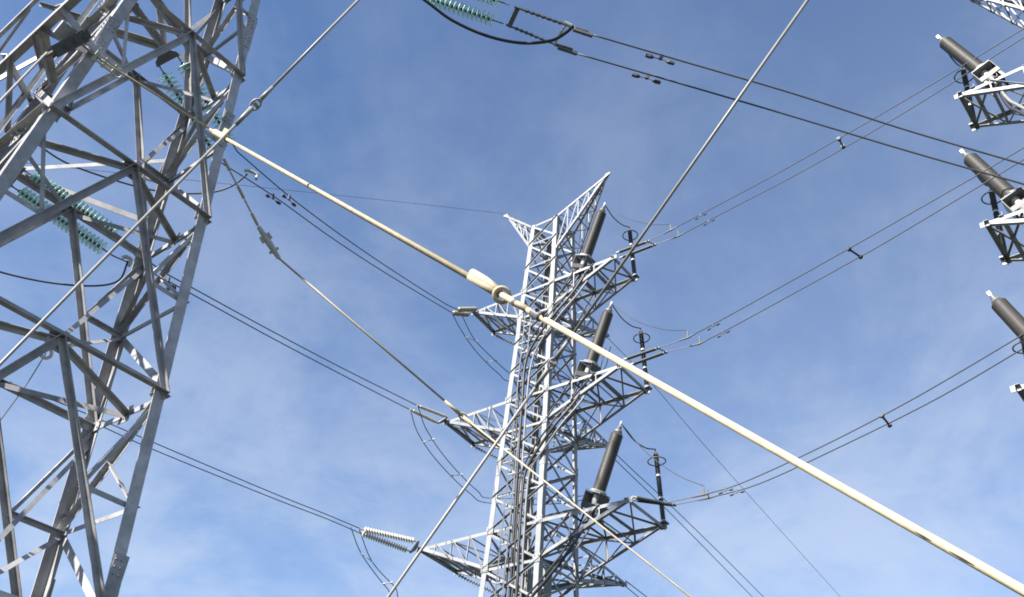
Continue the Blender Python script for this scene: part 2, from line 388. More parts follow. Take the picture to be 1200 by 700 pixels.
for fn, (n, m, nr) in FACES.items():
    for k, z in enumerate(ZL[:-1]):
        p, q = leg_at(n, z), leg_at(m, z); mid = lerp(p, q, .5); mids[fn, k] = mid; i0 = nr * -.01
        along = (q - p).normalized()
        g1, g2, gw = {'near': (UP, nr, .14), 'right': (-UP, nr, .12), 'back': (-UP, -nr, .12), 'left': (UP, nr, .14)}[fn]
        lm('girt', p + i0, mid + i0, gw, g1, g2); lm('girt', mid + i0, q + i0, gw, g1, g2)
        gusset(mid + nr * -.03 - UP * .10, along, nr, .36, .36)
        for s_, P in ((1, p), (-1, q)): gusset(P + along * s_ * .17 - nr * .04 - UP * .03, along, nr, .22, .26, 2)
        if k + 1 < len(ZL):
            z2 = ZL[k + 1]
            p2, q2 = leg_at(n, z2), leg_at(m, z2)
            if fn in ('near', 'back'):
                if fn == 'near':
                    lm('diagonal_brace', mid + nr * .01 + UP * .08, p2 + nr * .01 + UP * .08, .15, -UP, nr); lm('diagonal_brace', mid + nr * .01 + along * .06, q2 + nr * .01 + along * .02, .115, -along, nr, .014)
                else:
                    lm('diagonal_brace', mid - nr * .03, p2 - nr * .03, .13, along, -nr); lm('diagonal_brace', mid - nr * .03, q2 - nr * .03, .13, along, -nr)
                # redundant members of each half panel
                zm = (z + z2) / 2
                for P, P2, nn in ((p, p2, n), (q, q2, m)):
                    h = lerp(mid, P2, .5)
                    lm('redundant_brace', h - nr * .05, leg_at(nn, zm) - nr * .05, .10, -UP, -nr)
                    lm('redundant_brace', h - nr * .05, P - nr * .05, .08, -UP, -nr)
            else:
                zm = (z + z2) / 2
                a, b = (leg_at(n, zm), leg_at(m, zm))
                far = b if fn == 'right' else a           # zig-zag towards the far leg
                p_, q_ = (p, p2) if fn == 'right' else (q, q2)
                lm('diagonal_brace', p_ - nr * .03, far - nr * .03, .12, -UP, -nr); lm('diagonal_brace', far - nr * .03 - UP * .12, q_ - nr * .03, .16, UP, nr)
                lm('redundant_brace', a - nr * .05, b - nr * .05, .10, -UP, nr)
                lm('redundant_brace', lerp(p_, far, .5) - nr * .06, (a if fn == 'right' else b) - nr * .06, .08, -UP, -nr)
for k, z in enumerate(ZL[:-1]):
    ms = [mids[f, k] for f in ('near', 'right', 'back', 'left')]
    for i in range(4):
        p, q = ms[i] - UP * .06, ms[(i + 1) % 4] - UP * .06; d = (q - p).normalized()
        lm('plan_brace', p, q, .11, d.cross(UP), -UP)
for k in (2, 3, 4):                        # hip braces inside the body
    z, z2 = ZL[k], ZL[k + 1] if k + 1 < len(ZL) else 0
    zq = lerp(leg_at(2, z), leg_at(2, z2), .07)
    lm('hip_brace', zq, mids['near', k + 1] + BL * .1, .09, AL, -UP)
    lm('hip_brace', lerp(leg_at(2, z), leg_at(2, z2), .5), mids['near', k + 1] + BL * .1 + AL * .2, .09, AL, -UP)
    lm('hip_brace', lerp(leg_at(2, z), leg_at(2, z2), .42), lerp(mids['near', k], leg_at(1, z2), .5), .09, -UP, -AL)
# ladder and cable run beside the hidden far left leg
lad = empty('ladder', leg_at(4, 12)); lad.parent = lroot; lad.location = leg_at(4, 12) - V(lroot.location)
o1 = -AL * .16 - BL * .05; o2 = -AL * .16 - BL * .47
for off in (o1, o2):
    bm = B(); angle(bm, leg_at(4, 1.5) + off, leg_at(4, 31) + off, .07, .008, -AL, -BL); obj('rail', bm, 'old', lad)
bm = B(); z = 12.0; r0 = leg_at(4, z); tube(bm, [r0 + o1, r0 + o2], .012, 6); rg = obj('rung', bm, 'old', lad, r0)
while z < 24:
    z += .3; q = rg.copy(); COL.objects.link(q); q.parent = lad; q.location = rg.location + (leg_at(4, z) - r0)
lad2 = empty('cable_tray', leg_at(3, 12)); lad2.parent = lroot; lad2.location = leg_at(3, 12) - V(lroot.location)
for off in (AL * .12 + BL * .42, AL * .12 + BL * .62):
    bm = B(); angle(bm, leg_at(3, 1.0) + off, leg_at(3, 31) + off, .06, .008, AL, BL); obj('rail', bm, 'old', lad2)
for off in (AL * .08 + BL * .49, AL * .08 + BL * .57):
    bm = B(); tube(bm, [leg_at(3, 1.0) + off, leg_at(3, 31) + off], .028, 6); obj('cable', bm, 'black', lad2)

# crossarm of the left tower reaching out to the left
def larm(name, segs, w=.15, centre=None):
    c0 = centre or segs[0][0]
    ar = empty(name, c0); ar.parent = lroot; ar.location = c0 - V(lroot.location)
    lac = None
    for s_ in segs:
        p, q, ww = s_[0], s_[1], s_[2]; nm = s_[3]
        d = (q - p).normalized(); e = d.cross(UP); e = e if e.length > .2 else AL
        bm = B(); angle(bm, p, q, ww, max(.008, ww * .09), e, -UP); obj(nm, bm, 'old', ar)
    return ar
zp = 16.55
def PL(u, v, z): return V((TLx, TLy, z)) + AL * u + BL * v
wA, wB = lw(zp)
ends = []
E0 = PL(-2.72, -3.6, zp); E1 = PL(-2.72, 3.4, zp)
segs = [(E0, E1, .19, 'end_beam'), (PL(-1.2, -wB, zp), PL(-2.72, -wB - .55, zp), .17, 'chord'), (leg_at(4, zp), PL(-2.72, wB - .7, zp), .17, 'chord'),
        (leg_at(3, zp), PL(-2.72, -wB + .3, zp), .17, 'chord'), (PL(-2.72, -wB + .3, zp - .02), lerp(leg_at(4, zp), leg_at(3, zp), .35) - UP * .02, .15, 'chord'),
        (PL(-2.70, -.55, zp - .03), PL(-2.10, .15, zp - .03), .12, 'chord'),
        (PL(-3.05, -3.4, zp + .55), PL(-3.05, 3.0, zp + .55), .09, 'rail'), 
        (PL(-3.05, 1.6, zp + .55), PL(-2.75, 1.6, zp), .10, 'post'), (PL(-3.0, -.5, zp + .5), PL(-2.75, 2.0, zp), .06, 'lacing'),
        (leg_at(4, zp + 2.6), PL(-2.72, 2.4, zp), .12, 'chord'), (leg_at(3, zp + 2.6), PL(-2.72, -2.4, zp), .12, 'chord'),
        (PL(-2.7, .43, zp), lerp(leg_at(4, zp), leg_at(4, zp - 2), .6), .09, 'lacing')]
larm('crossarm', segs, centre=lerp(E0, E1, .5))
# back crossarms that carry the glass strings
A1 = at(190, 60, 26.5); A2 = at(8, 200, 24.5)
larm('crossarm', [(at(64, 16, 27.2), A1 + UP * .15, .17, 'chord'), (at(160, -30, 26.2), at(222, 55, 26.0), .17, 'chord'), (leg_at(4, 21.2), A1 + UP * .15, .15, 'chord'), (leg_at(2, 21.0), A1 + UP * .15, .15, 'chord'),
                  (leg_at(2, 23.4), A1 + UP * .2, .12, 'chord'), (leg_at(4, 23.4), A1 + UP * .2, .12, 'chord'), (at(47, 5, 27.3), at(120, 28, 26.8), .09, 'lacing'), (at(130, 40, 26.6), at(163, 5, 26.4), .09, 'lacing')], centre=A1)
larm('crossarm', [(leg_at(2, 15.6), A2 + UP * .1, .15, 'chord'), (leg_at(4, 15.6), A2 + UP * .1, .15, 'chord'), (leg_at(2, 17.6), A2 + UP * .1, .11, 'chord'), (leg_at(4, 17.6), A2 + UP * .1, .11, 'chord')], centre=A2)

# ------------------------------------------------------------------ insulators
def glass_string(a, b, label, group, ndisc, R=.185):
    a, b = V(a), V(b); d = (b - a).normalized(); ln = (b - a).length
    root = empty('insulator_string', a, label, 'glass insulator', group)
    bm = B(); tube(bm, [a, b], .018, 6); obj('rod', bm, 'cast', root)
    st = (ln - .5) / ndisc
    prof = [(.03, 0), (.05, .005), (R * .72, .022), (R, .050), (R * .98, .062), (R * .80, .052), (R * .7, .066), (R * .5, .052), (.035, .064)]
    cap = [(.02, -.05), (.045, -.048), (.052, -.01), (.05, .012), (.02, .014)]
    b1 = B(); lathe(b1, prof, (0, 0, 0), d, 14); me0 = obj('disc', b1, 'glass', root, local=True, smooth=True); me0.location = d * .25
    b2 = B(); lathe(b2, cap, (0, 0, 0), d, 8); c0 = obj('cap', b2, 'cast', root, local=True); c0.parent = me0
    for i in range(1, ndisc):
        o = me0.copy(); COL.objects.link(o); o.location = d * (.25 + st * i); o.parent = root
        q = c0.copy(); COL.objects.link(q); q.parent = o
    return root
def yoke(a, b, d, label, group=None, h=.16, mat='cast'):
    """steel plate joining two strings at a and b, apex along d"""
    a, b, d = V(a), V(b), V(d).normalized(); e = (b - a); m = lerp(a, b, .5); w = e.length / 2 + .07; e.normalize(); n = e.cross(d).normalized(); d = n.cross(e)
    bm = B(); pr = [m - e * w, m + e * w, m + e * w * .9 + d * h * .4, m + e * .08 + d * h, m - e * .08 + d * h, m - e * w * .9 + d * h * .4]
    A_ = [bm.verts.new(p + n * .012) for p in pr]; B_ = [bm.verts.new(p - n * .012) for p in pr]
    bm.faces.new(A_); bm.faces.new(B_)
    for i in range(6): bm.faces.new((A_[i], A_[(i + 1) % 6], B_[(i + 1) % 6], B_[i]))
    for p in (a, b, m + d * h * .7): bolt(bm, p - n * .05, n, .03, .1)
    return tag(obj('yoke_plate', bm, mat, None, m), label, 'yoke plate', group)
S1 = at(268, 184, 26.0); S2 = at(140, 291, 23.5)
def pair(a, b, gap, side):
    side = V(side).normalized() * gap / 2; return (a - side, b - side), (a + side, b + side)
G1 = 'green glass strings behind the left tower'
dirS = (S1 - A1).normalized(); sd = dirS.cross((lerp(A1, S1, .5) - EYE)).normalized()
(p1, q1), (p2, q2) = pair(A1 + dirS * .3, S1, .54, sd)
ENDS = [(q1, q2)]
glass_string(p1, q1, 'upper right string of green glass discs hanging from the top yoke behind the left tower', G1, 19, .22)
glass_string(p2, q2, 'lower left string of green glass discs hanging from the top yoke behind the left tower', G1, 19, .22)
yoke(p1, p2, -dirS, 'dark yoke plate at the top of the upper pair of green glass strings', None, .3)
bm = B(); tube(bm, [A1 + UP * .15, A1 + dirS * .1], .025, 6); tag(obj('hanger_link', bm, 'cast'), 'short dark link from the left tower arm to the upper yoke plate', 'link')
dirS = (S2 - A2).normalized(); sd = dirS.cross((lerp(A2, S2, .5) - EYE)).normalized()
(p1, q1), (p2, q2) = pair(A2 + dirS * .3, S2, .46, sd)
ENDS.append((q1, q2))
glass_string(p1, q1, 'upper string of green glass discs in the lower pair at the far left', G1, 21)
glass_string(p2, q2, 'lower string of green glass discs in the lower pair at the far left', G1, 21)
yoke(p1, p2, -dirS, 'dark yoke plate at the upper end of the lower left pair of glass strings', None, .25)

# string pair and twin conductor at the top of the picture
T1a, T1b = at(540, -14, 25.6), at(597, 6, 25.0)
T2a, T2b = at(495, -4, 25.6), at(590, 28, 25.0)
T1a = at(500, -27, 25.8)
G2 = 'green glass strings at the top edge'
glass_string(T1a, T1b, 'upper green glass string cut by the top edge of the picture', G2, 15)
glass_string(T2a, T2b, 'lower green glass string at the top edge, above the black jumper loop', G2, 14)
bm = B(); angle(bm, at(605, 7, 25), at(594, 31, 25), .12, .02, _F, _R)
tag(obj('yoke_plate', bm, 'cast'), 'dark straight yoke bar across the ends of the two top glass strings', 'yoke plate')

# ------------------------------------------------------------------ wires
def wire(name, pts, r, label, cat, group=None, mat='wire', seg=6, k=8):
    bm = B(); p = spline(pts, k); tube(bm, p, r, seg); return tag(obj(name, bm, mat, None, V(pts[0]), smooth=True), label, cat, group)
def path_r(pix, r0, r1):
    """pixels along a straight span -> points whose distance follows the span"""
    n = len(pix); x0, x1 = V(pix[0]), V(pix[-1]); res = []
    for p in pix:
        s = (V(p) - x0).dot(x1 - x0) / (x1 - x0).length_squared
        res.append(at(p[0], p[1], 1 / (1 / r0 + s * (1 / r1 - 1 / r0))))
    return res
def polymer(a, b, label, group, rr=.035, shed=.06, ns=0, mat='polymer', endmat='alu'):
    a, b = V(a), V(b); d = (b - a).normalized(); ln = (b - a).length
    root = empty('insulator_string', a, label, 'insulator', group)
    bm = B()
    if ns:
        prof = [(rr, .1)]; st = (ln - .2) / ns
        for i in range(ns):
            z = .1 + i * st; prof += [(rr, z + st * .15), (shed, z + st * .45), (shed * .96, z + st * .6), (rr, z + st * .8)]
        prof.append((rr, ln - .1))
    else: prof = [(rr, .08), (rr, ln - .08)]
    lathe(bm, prof, a, d, 12); obj('body', bm, mat, root, smooth=False)
    bm = B(); tube(bm, [a - d * .06, a + d * .12], rr * .7, 8); obj('end_fitting', bm, endmat, root)
    bm = B(); tube(bm, [b - d * .12, b + d * .06], rr * .7, 8); obj('end_fitting', bm, endmat, root)
    return root
def damper(p, axis, label, group, size=1.0):
    p = V(p); ax = V(axis).normalized(); dn = V((0, 0, -1)); dn = (dn - ax * dn.dot(ax)).normalized()
    root = empty('vibration_damper', p, label, 'damper', group); q = p + dn * .12 * size
    bm = B(); plate(bm, p + dn * .05 * size, ax, dn, .06 * size, .16 * size, .05 * size); obj('clamp', bm, 'wire', root)
    bm = B(); tube(bm, spline([q - ax * .22 * size + dn * .03, q, q + ax * .22 * size + dn * .03], 3), .01 * size, 6); obj('messenger_cable', bm, 'wire', root)
    for s_ in (-1, 1):
        bm = B(); c0 = q + ax * s_ * .14 * size + dn * .02; tube(bm, [c0, c0 + ax * s_ * .06 * size, c0 + ax * s_ * .17 * size], [.025 * size, .045 * size, .04 * size], 8); obj('weight', bm, 'wire', root)
    return root
def spacer(a, b, label, group=None, r=.02, mat='wire'):
    a, b = V(a), V(b); bm = B(); tube(bm, [a, b], r, 6)
    e = (b - a).normalized()
    for p in (a, b): tube(bm, [p - e * .05, p + e * .05], r * 2.2, 8)
    return tag(obj('spacer', bm, mat, None, lerp(a, b, .5)), label, 'spacer', group)

# -- twin conductors from the left tower to the left arms of the middle tower
GW = 'conductors between the left and the middle tower'
e1 = 35.2
w1u = path_r([(284, 182), (340, 231), (400, 276), (460, 317), (520, 355), (537, 363)], 25.8, 34.6)
w1l = path_r([(262, 178), (322, 231), (386, 277), (450, 319), (520, 361), (531, 367)], 25.8, 34.6)
w2u = path_r([(146, 290), (186, 315), (230, 340), (320, 389), (400, 431), (460, 461), (490, 476)], 23.4, 33.6)
w2l = path_r([(139, 296), (180, 321), (227, 346), (320, 397), (400, 439), (460, 470), (482, 481)], 23.4, 33.6)
w3u = path_r([(-120, 395), (0, 444), (101, 485), (197, 526), (320, 578), (380, 602), (423, 620)], 27.5, 32.0)
w3l = path_r([(-120, 404), (0, 453), (101, 492), (182, 528), (320, 584), (380, 607), (420, 624)], 27.5, 32.0)
for (qa, qb), wu, wl in ((ENDS[0], w1u, w1l), (ENDS[1], w2u, w2l)):
    if (qa - wu[0]).length + (qb - wl[0]).length > (qb - wu[0]).length + (qa - wl[0]).length: qa, qb = qb, qa
    wu.insert(0, qa); wl.insert(0, qb)
    if (wu[1] - wu[0]).dot(wu[2] - wu[1]) < 0: del wu[1]
    if (wl[1] - wl[0]).dot(wl[2] - wl[1]) < 0: del wl[1]
for pts, lab in ((w1u, 'upper wire of the twin line ending at the top left crossarm of the middle tower'), (w1l, 'lower wire of the twin line ending at the top left crossarm of the middle tower'),
                 (w2u, 'upper wire of the twin line ending at the middle left crossarm'), (w2l, 'lower wire of the twin line ending at the middle left crossarm'),
                 (w3u, 'upper wire of the twin line ending at the lowest left crossarm'), (w3l, 'lower wire of the twin line ending at the lowest left crossarm')):
    wire('conductor', pts, .017, lab, 'power line', GW)
GD = 'dampers on the lines beside the left tower'
damper(at(320, 228.5, 26.4), w1l[1] - w1l[0], 'left one of two dampers on the twin line right of the left tower', GD, 1.0)
damper(at(339, 230, 26.6), w1u[1] - w1u[0], 'right one of two dampers on the twin line right of the left tower', GD, 1.0)
damper(at(198, 326, 24.3), w2u[1] - w2u[0], 'damper on the middle twin line seen through the legs of the left tower, upper wire', GD, .9)
damper(at(205, 336, 24.4), w2l[1] - w2l[0], 'damper on the middle twin line seen through the legs of the left tower, lower wire', GD, .9)
damper(at(12, 449, 28.0), w3u[1] - w3u[0], 'damper on the lowest twin line at the left edge of the picture', GD, .9)
for p, q, nm in ((at(286, 200, 26), at(302, 205, 26), 'upper'), (at(143, 302, 23.4), at(154, 305, 23.4), 'middle')):
    bm = B(); tube(bm, [p, lerp(p, q, .3) + UP * .05, lerp(p, q, .7) + UP * .04, q], [.04, .05, .045, .05], 8); tube(bm, [q, q - UP * .18], .04, 8)
    tag(obj('dead_end_clamp', bm, 'alu', None, p), 'pale clamp holding the jumper under the %s glass strings of the left tower' % nm, 'clamp')
wire('jumper', [at(38, 165, 26.2), at(80, 192, 26), at(150, 216, 26), at(200, 226, 26), at(245, 226, 26), at(272, 218, 26), at(290, 204, 26)], .026, 'dark jumper cable sagging behind the left tower to the upper clamp', 'jumper cable')
wire('jumper', [at(-30, 310, 23.6), at(20, 324, 23.6), at(70, 333, 23.6), at(115, 335, 23.6), at(140, 328, 23.5), at(150, 306, 23.4)], .024, 'dark jumper cable entering from the left edge to the middle clamp', 'jumper cable')
tag(wire('earth_wire', [at(-40, 182, 30), at(27, 191, 30.5), at(200, 209, 32), at(318, 221, 34), at(480, 238, 37.5), at(594, 251, 39.2)], .008, 'thin earth wire running left from the small left peak of the middle tower', 'earth wire'))

# -- twin conductor across the top right
tu = [(603, 8), (668, 31), (691, 40), (800, 72), (930, 110), (1060, 152), (1200, 193), (1330, 232)]
tl = [(593, 29), (650, 52), (676, 63), (800, 99), (930, 137), (1060, 176), (1200, 216), (1330, 253)]
GT = 'twin conductor across the top right'
pu = path_r(tu, 25.0, 23.4); pl = path_r(tl, 25.0, 23.4)
bm = B(); tube(bm, pu[:3], .035, 6)
for i in range(7): tube(bm, [lerp(pu[0], pu[1], .2 + i * .1), lerp(pu[0], pu[1], .24 + i * .1)], .055, 6)
tag(obj('link_rod', bm, 'cast', None, pu[0]), 'dark adjusting link between the top yoke bar and upper clamp', 'link')
bm = B(); tube(bm, pl[:3], .03, 6)
for i in range(7): tube(bm, [lerp(pl[0], pl[1], .2 + i * .1), lerp(pl[0], pl[1], .24 + i * .1)], .05, 6)
tag(obj('link_rod', bm, 'cast', None, pl[0]), 'dark adjusting link between the top yoke bar and lower clamp', 'link')
wire('conductor', pu[2:], .024, 'upper wire of the twin line crossing the top right of the picture', 'power line', GT)
wire('conductor', pl[2:], .024, 'lower wire of the twin line crossing the top right of the picture', 'power line', GT)
for pts, nm in ((pu, 'upper'), (pl, 'lower')):
    bm = B(); d = (pts[3] - pts[2]).normalized(); c0 = pts[1]; dn = V((0, 0, -1))
    tube(bm, [c0, c0 + d * .5], [.05, .04], 8); tube(bm, [c0 + dn * .1 + d * .1, c0 + dn * .13 + d * .62], .055, 8); tube(bm, [c0 + d * .12, c0 + dn * .12 + d * .14], .05, 8)
    tag(obj('dead_end_clamp', bm, 'cast', None, c0), 'dark clamp gripping the %s wire of the top right twin line' % nm, 'clamp')
bm = B(); tube(bm, spline([at(664, 26, 24.8), at(661, 33, 24.8), at(655, 42, 24.8), at(650, 53, 24.8)], 4), [.03] * 13, 8); tube(bm, [at(661, 27, 24.8), at(670, 31, 24.8)], .06, 8)
tag(obj('spacer', bm, 'alu', None, at(657, 40, 24.8)), 'pale spacer bar joining the two clamps of the top right twin line', 'spacer')
wire('jumper', [at(470, -20, 25.2), at(500, 2, 25), at(530, 24, 24.9), at(570, 42, 24.9), at(610, 50.5, 24.8), at(645, 48, 24.8), at(664, 38, 24.8), at(672, 30, 24.8)], .045, 'thick black jumper loop hanging under the top glass strings', 'jumper cable', mat='black')
GD2 = 'dampers on the top right twin line'
damper(at(776, 65.5, 24.7), pu[4] - pu[3], 'damper on the upper wire of the top right twin line', GD2, 1.25)
damper(at(760, 88, 24.8), pl[4] - pl[3], 'damper on the lower wire of the top right twin line', GD2, 1.25)

# -- middle tower: left tension insulators, jumpers
ORD = ['top', 'middle', 'lowest']
tipsL = [FC(-LL[k], -hw(H[k]) * .92, H[k]) for k in range(3)]
GI = 'paired strings on the left arms of the middle tower'
ends_l = [(w1u[-1], w1l[-1]), (w2u[-1], w2l[-1]), (w3u[-1], w3l[-1])]
for k in range(3):
    t = tipsL[k]; m = lerp(*ends_l[k], .5); d = (m - t).normalized(); side = (ends_l[k][0] - ends_l[k][1]); side = side.normalized() * .2
    for s_, nm in ((1, 'upper'), (-1, 'lower')):
        e = ends_l[k][0 if s_ > 0 else 1]; a = t + d * .25 + side * s_
        if k == 2: polymer(a, e, '%s pale ribbed string at the tip of the lowest left crossarm' % nm, GI, .035, .105, 19, 'white')
        elif k == 1: polymer(a, e, '%s pale smooth string at the tip of the middle left crossarm' % nm, GI, .06, .07, 0, 'white')
        else: polymer(a, e, '%s grey ribbed string at the tip of the top left crossarm' % nm, GI, .05, .10, 13, 'tan')
    yoke(t + d * .22 - side, t + d * .22 + side, -d, 'small yoke plate at the tip of the %s left crossarm' % ORD[k], 'yokes on the left arms', .13, 'bright')
GJ = 'twin jumpers under the left arms'
JP = [([(530, 368), (541, 388), (558, 412), (583, 437), (604, 448)], [(541, 369), (554, 395), (568, 411), (595, 436), (610, 444)]),
      ([(481, 481), (490, 508), (512, 540), (549, 577), (578, 590)], [(490, 477), (500, 504), (524, 539), (559, 575), (580, 584)]),
      ([(411, 618), (424, 650), (454, 690), (480, 712)], [(421, 621), (436, 658), (462, 687), (492, 715)])]
for k in range(3):
    for i, nm in ((0, 'outer'), (1, 'inner')):
        px = JP[k][i]; r0 = (ends_l[k][0] - EYE).length; r1 = (FC(-1.0, 2.2, H[k] - 2.2) - EYE).length
        pts = [at(p[0], p[1], r0 + (r1 - r0) * (j / (len(px) - 1)) ** 1.0) for j, p in enumerate(px)]
        pts += [FC(0.3 + .3 * i, 2.6, H[k] - 2.6 + .15 * i), FC(.62 + .25 * (i - .5), REAR[k], H[k] - .6)]
        wire('jumper', pts, .016, '%s of the two jumper wires looping under the %s left crossarm' % (nm, ORD[k]), 'jumper cable', GJ)
    for f in (.33, .62):
        def pt(i):
            px = JP[k][i]; j = f * (len(px) - 1); a = int(j); s_ = j - a; r0 = (ends_l[k][0] - EYE).length; r1 = (FC(-1.0, 2.2, H[k] - 2.2) - EYE).length
            return at(px[a][0] + (px[a + 1][0] - px[a][0]) * s_, px[a][1] + (px[a + 1][1] - px[a][1]) * s_, r0 + (r1 - r0) * f)
        spacer(pt(0), pt(1), '%s pale spacer between the twin jumpers under the %s left crossarm' % ('upper' if f < .5 else 'lower', ORD[k]), 'spacers on the twin jumpers', .014, 'alu')
    far = FC(-LL[k] - .15, hw(H[k]) * 1.15, H[k] - .1)
    nxt = FC(-LL[k] + 1.5, hw(H[k]) * 1.15 + 1.9, H[k] - .9)
    d = (nxt - far).normalized()
    polymer(far, far + d * 2.1, 'ribbed string behind the %s left crossarm of the middle tower' % ORD[k], 'strings behind the left arms', .022, .085, 18, 'grey')

# -- middle tower: right twin lines
GR = 'twin lines leaving the middle tower to the upper right'
RP = [([(786, 270), (850, 236), (917, 200), (1060, 118), (1196, 36), (1330, -45)], [(795, 277), (860, 243), (942, 200), (1060, 132), (1200, 44), (1330, -36)]),
      ([(806, 396), (860, 367), (994, 292), (1139, 209), (1200, 173), (1330, 95)], [(820, 403), (870, 377), (1008, 301), (1060, 271), (1200, 187), (1330, 110)]),
      ([(825, 580), (870, 566), (960, 525), (1066, 470), (1189, 398), (1330, 312)], [(830, 584), (890, 567), (980, 526), (1093, 470), (1200, 408), (1330, 330)])]
RODS = [[((724, 296), (759, 283)), ((728, 302), (767, 287))], [((733, 421), (771, 408)), ((741, 427), (780, 413))], [((743, 583), (778, 590)), ((744, 586), (790, 592))]]
NAMEW = ['top', 'middle', 'lowest']
for k in range(3):
    for i, nm in ((0, 'upper'), (1, 'lower')):
        px = RP[k][i]; n = len(px)
        pts = [ath(p[0], p[1], H[k] + (2.2 - .1 * i) * ((p[0] - px[0][0]) / (px[-1][0] - px[0][0]))) for p in px]
        wire('conductor', pts, .017, '%s wire of the twin line leaving the %s right crossarm of the middle tower' % (nm, NAMEW[k]), 'power line', GR)
        (a, b) = RODS[k][i]; A_ = ath(*a, H[k]); B_ = ath(*b, H[k])
        polymer(A_, B_, '%s dark rod insulator at the end of the %s right crossarm' % (nm, NAMEW[k]), 'dark rod insulators on the right arms', .058, .065, 0, 'polymer')
        bm = B(); q = pts[0]; d = (q - B_)
        tube(bm, [B_, lerp(B_, q, .75)], .015, 6); tube(bm, [lerp(B_, q, .7), q, q + (pts[1] - q).normalized() * .25], [.024, .034, .022], 8); tube(bm, [q, q + UP * .28], .022, 6)
        tag(obj('dead_end_clamp', bm, 'cap', None, B_), 'pale clamp between the %s dark rod and the line at the %s right crossarm' % (nm, NAMEW[k]), 'clamp', 'clamps on the right arms')
        damper(pts[0] + (pts[1] - pts[0]) * .55, pts[1] - pts[0], 'damper on the %s wire just right of the %s right crossarm' % (nm, NAMEW[k]), 'dampers right of the middle tower', .7)
    f0, f1 = ath(*RODS[k][0][1], H[k]), ath(*RODS[k][1][1], H[k])
    spacer(f0, f1, 'short link bar joining the two dark rods of the %s right crossarm' % NAMEW[k], 'link bars on the right arms', .02)
for (a, b), k, lab in ((((983, 163), (988, 172)), 0, 'top'), (((994.5, 292), (1008, 301)), 1, 'middle'), (((1033, 487), (1042, 498)), 2, 'lowest')):
    h = H[k] + 2.2 * ((a[0] - RP[k][0][0][0]) / (RP[k][0][-1][0] - RP[k][0][0][0]))
    spacer(ath(*a, h), ath(*b, h), 'dark spacer half way along the %s twin line right of the middle tower' % lab, 'spacers on the right twin lines', .03)

# -- lines running on behind the middle tower
GF = 'lines running on behind the middle tower'
for k, px in ((1, ([(713, 523), (735, 545), (800, 606), (895, 700), (1000, 808)], [(710, 526), (727, 545), (790, 606), (880, 698), (985, 806)])), (2, ([(737, 684), (762, 703), (900, 810)], [(733, 686), (752, 703), (885, 812)]))):
    for i in (0, 1):
        r0 = (FC(.62, REAR[k], H[k]) - EYE).length
        wire('conductor', path_r(px[i], r0, 75), .017, '%s wire of the twin line dropping away behind the %s right crossarm' % (('right', 'left')[i], NAMEW[k]), 'power line', GF)
wire('conductor', path_r([(712, 396), (766, 452), (837, 535), (985, 700), (1080, 805)], 37, 90), .012, 'faint single thin wire dropping away to the lower right behind the middle tower', 'power line', GF)

# ------------------------------------------------------------------ cable sealing ends
def sealing_end_proto():
    root = empty('cable_sealing_end', (0, 0, 0))
    ns = 44; L0, L1 = .10, 1.98; st = (L1 - L0) / ns; prof = [(.17, L0)]
    for i in range(ns):
        z = L0 + i * st; r = .215 - .012 * i / ns; prof += [(r - .012, z + st * .1), (r, z + st * .5), (r - .002, z + st * .65), (r - .012, z + st * .95)]
    prof += [(.17, 1.99), (.13, 2.06)]
    bm = B(); lathe(bm, prof, (0, 0, 0), (0, 0, 1), 28); obj('bushing', bm, 'brown', root, local=True, smooth=True)
    bm = B(); lathe(bm, [(.125, 2.05), (.13, 2.07), (.11, 2.13), (.075, 2.15), (.07, 2.24), (.03, 2.25)], (0, 0, 0), (0, 0, 1), 20); cp = obj('cap', bm, 'cap', root, local=True)
    bm = B(); lathe(bm, [(.025, 2.24), (.025, 2.36)], (0, 0, 0), (0, 0, 1), 10); plate(bm, (0, 0, 2.38), (1, 0, 0), (0, 0, 1), .08, .12, .02); obj('terminal', bm, 'alu', root, local=True)
    bm = B(); lathe(bm, [(.20, .04), (.27, .05), (.275, .09), (.19, .12), (.18, .16)], (0, 0, 0), (0, 0, 1), 24); obj('base_flange', bm, 'alu', root, local=True)
    bm = B(); plate(bm, (0, 0, .02), (1, 0, 0), (0, 1, 0), .58, .56, .03); obj('top_plate', bm, 'bright', root, local=True)
    bm = B()
    plate(bm, (.29, 0, -.27), (0, 1, 0), (0, 0, 1), .56, .52, .012)
    plate(bm, (0, .28, -.27), (1, 0, 0), (0, 0, 1), .56, .52, .012)
    plate(bm, (0, -.28, -.44), (1, 0, 0), (0, 0, 1), .56, .16, .012)
    obj('housing', bm, 'box', root, local=True)
    bm = B(); plate(bm, (-.29, 0, -.27), (0, 1, 0), (0, 0, 1), .56, .52, .012); obj('lit_side_panel', bm, 'bright', root, local=True)  # sunlit left side of the dark box, put into the colour as paler steel
    for x in (-1, 1):
        for y in (-1, 1): bm = B(); angle(bm, (x * .27, y * .26, -.5), (x * .27, y * .26, -.80), .08, .01, (-x, 0, 0), (0, -y, 0)); obj('support_leg', bm, 'box', root, local=True)
    bm = B(); lathe(bm, [(.10, .0), (.12, -.05), (.11, -.35), (.06, -.55), (.055, -.6)], (0, 0, 0), (0, 0, 1), 16); obj('cable_gland', bm, 'alu', root, local=True)
    return root
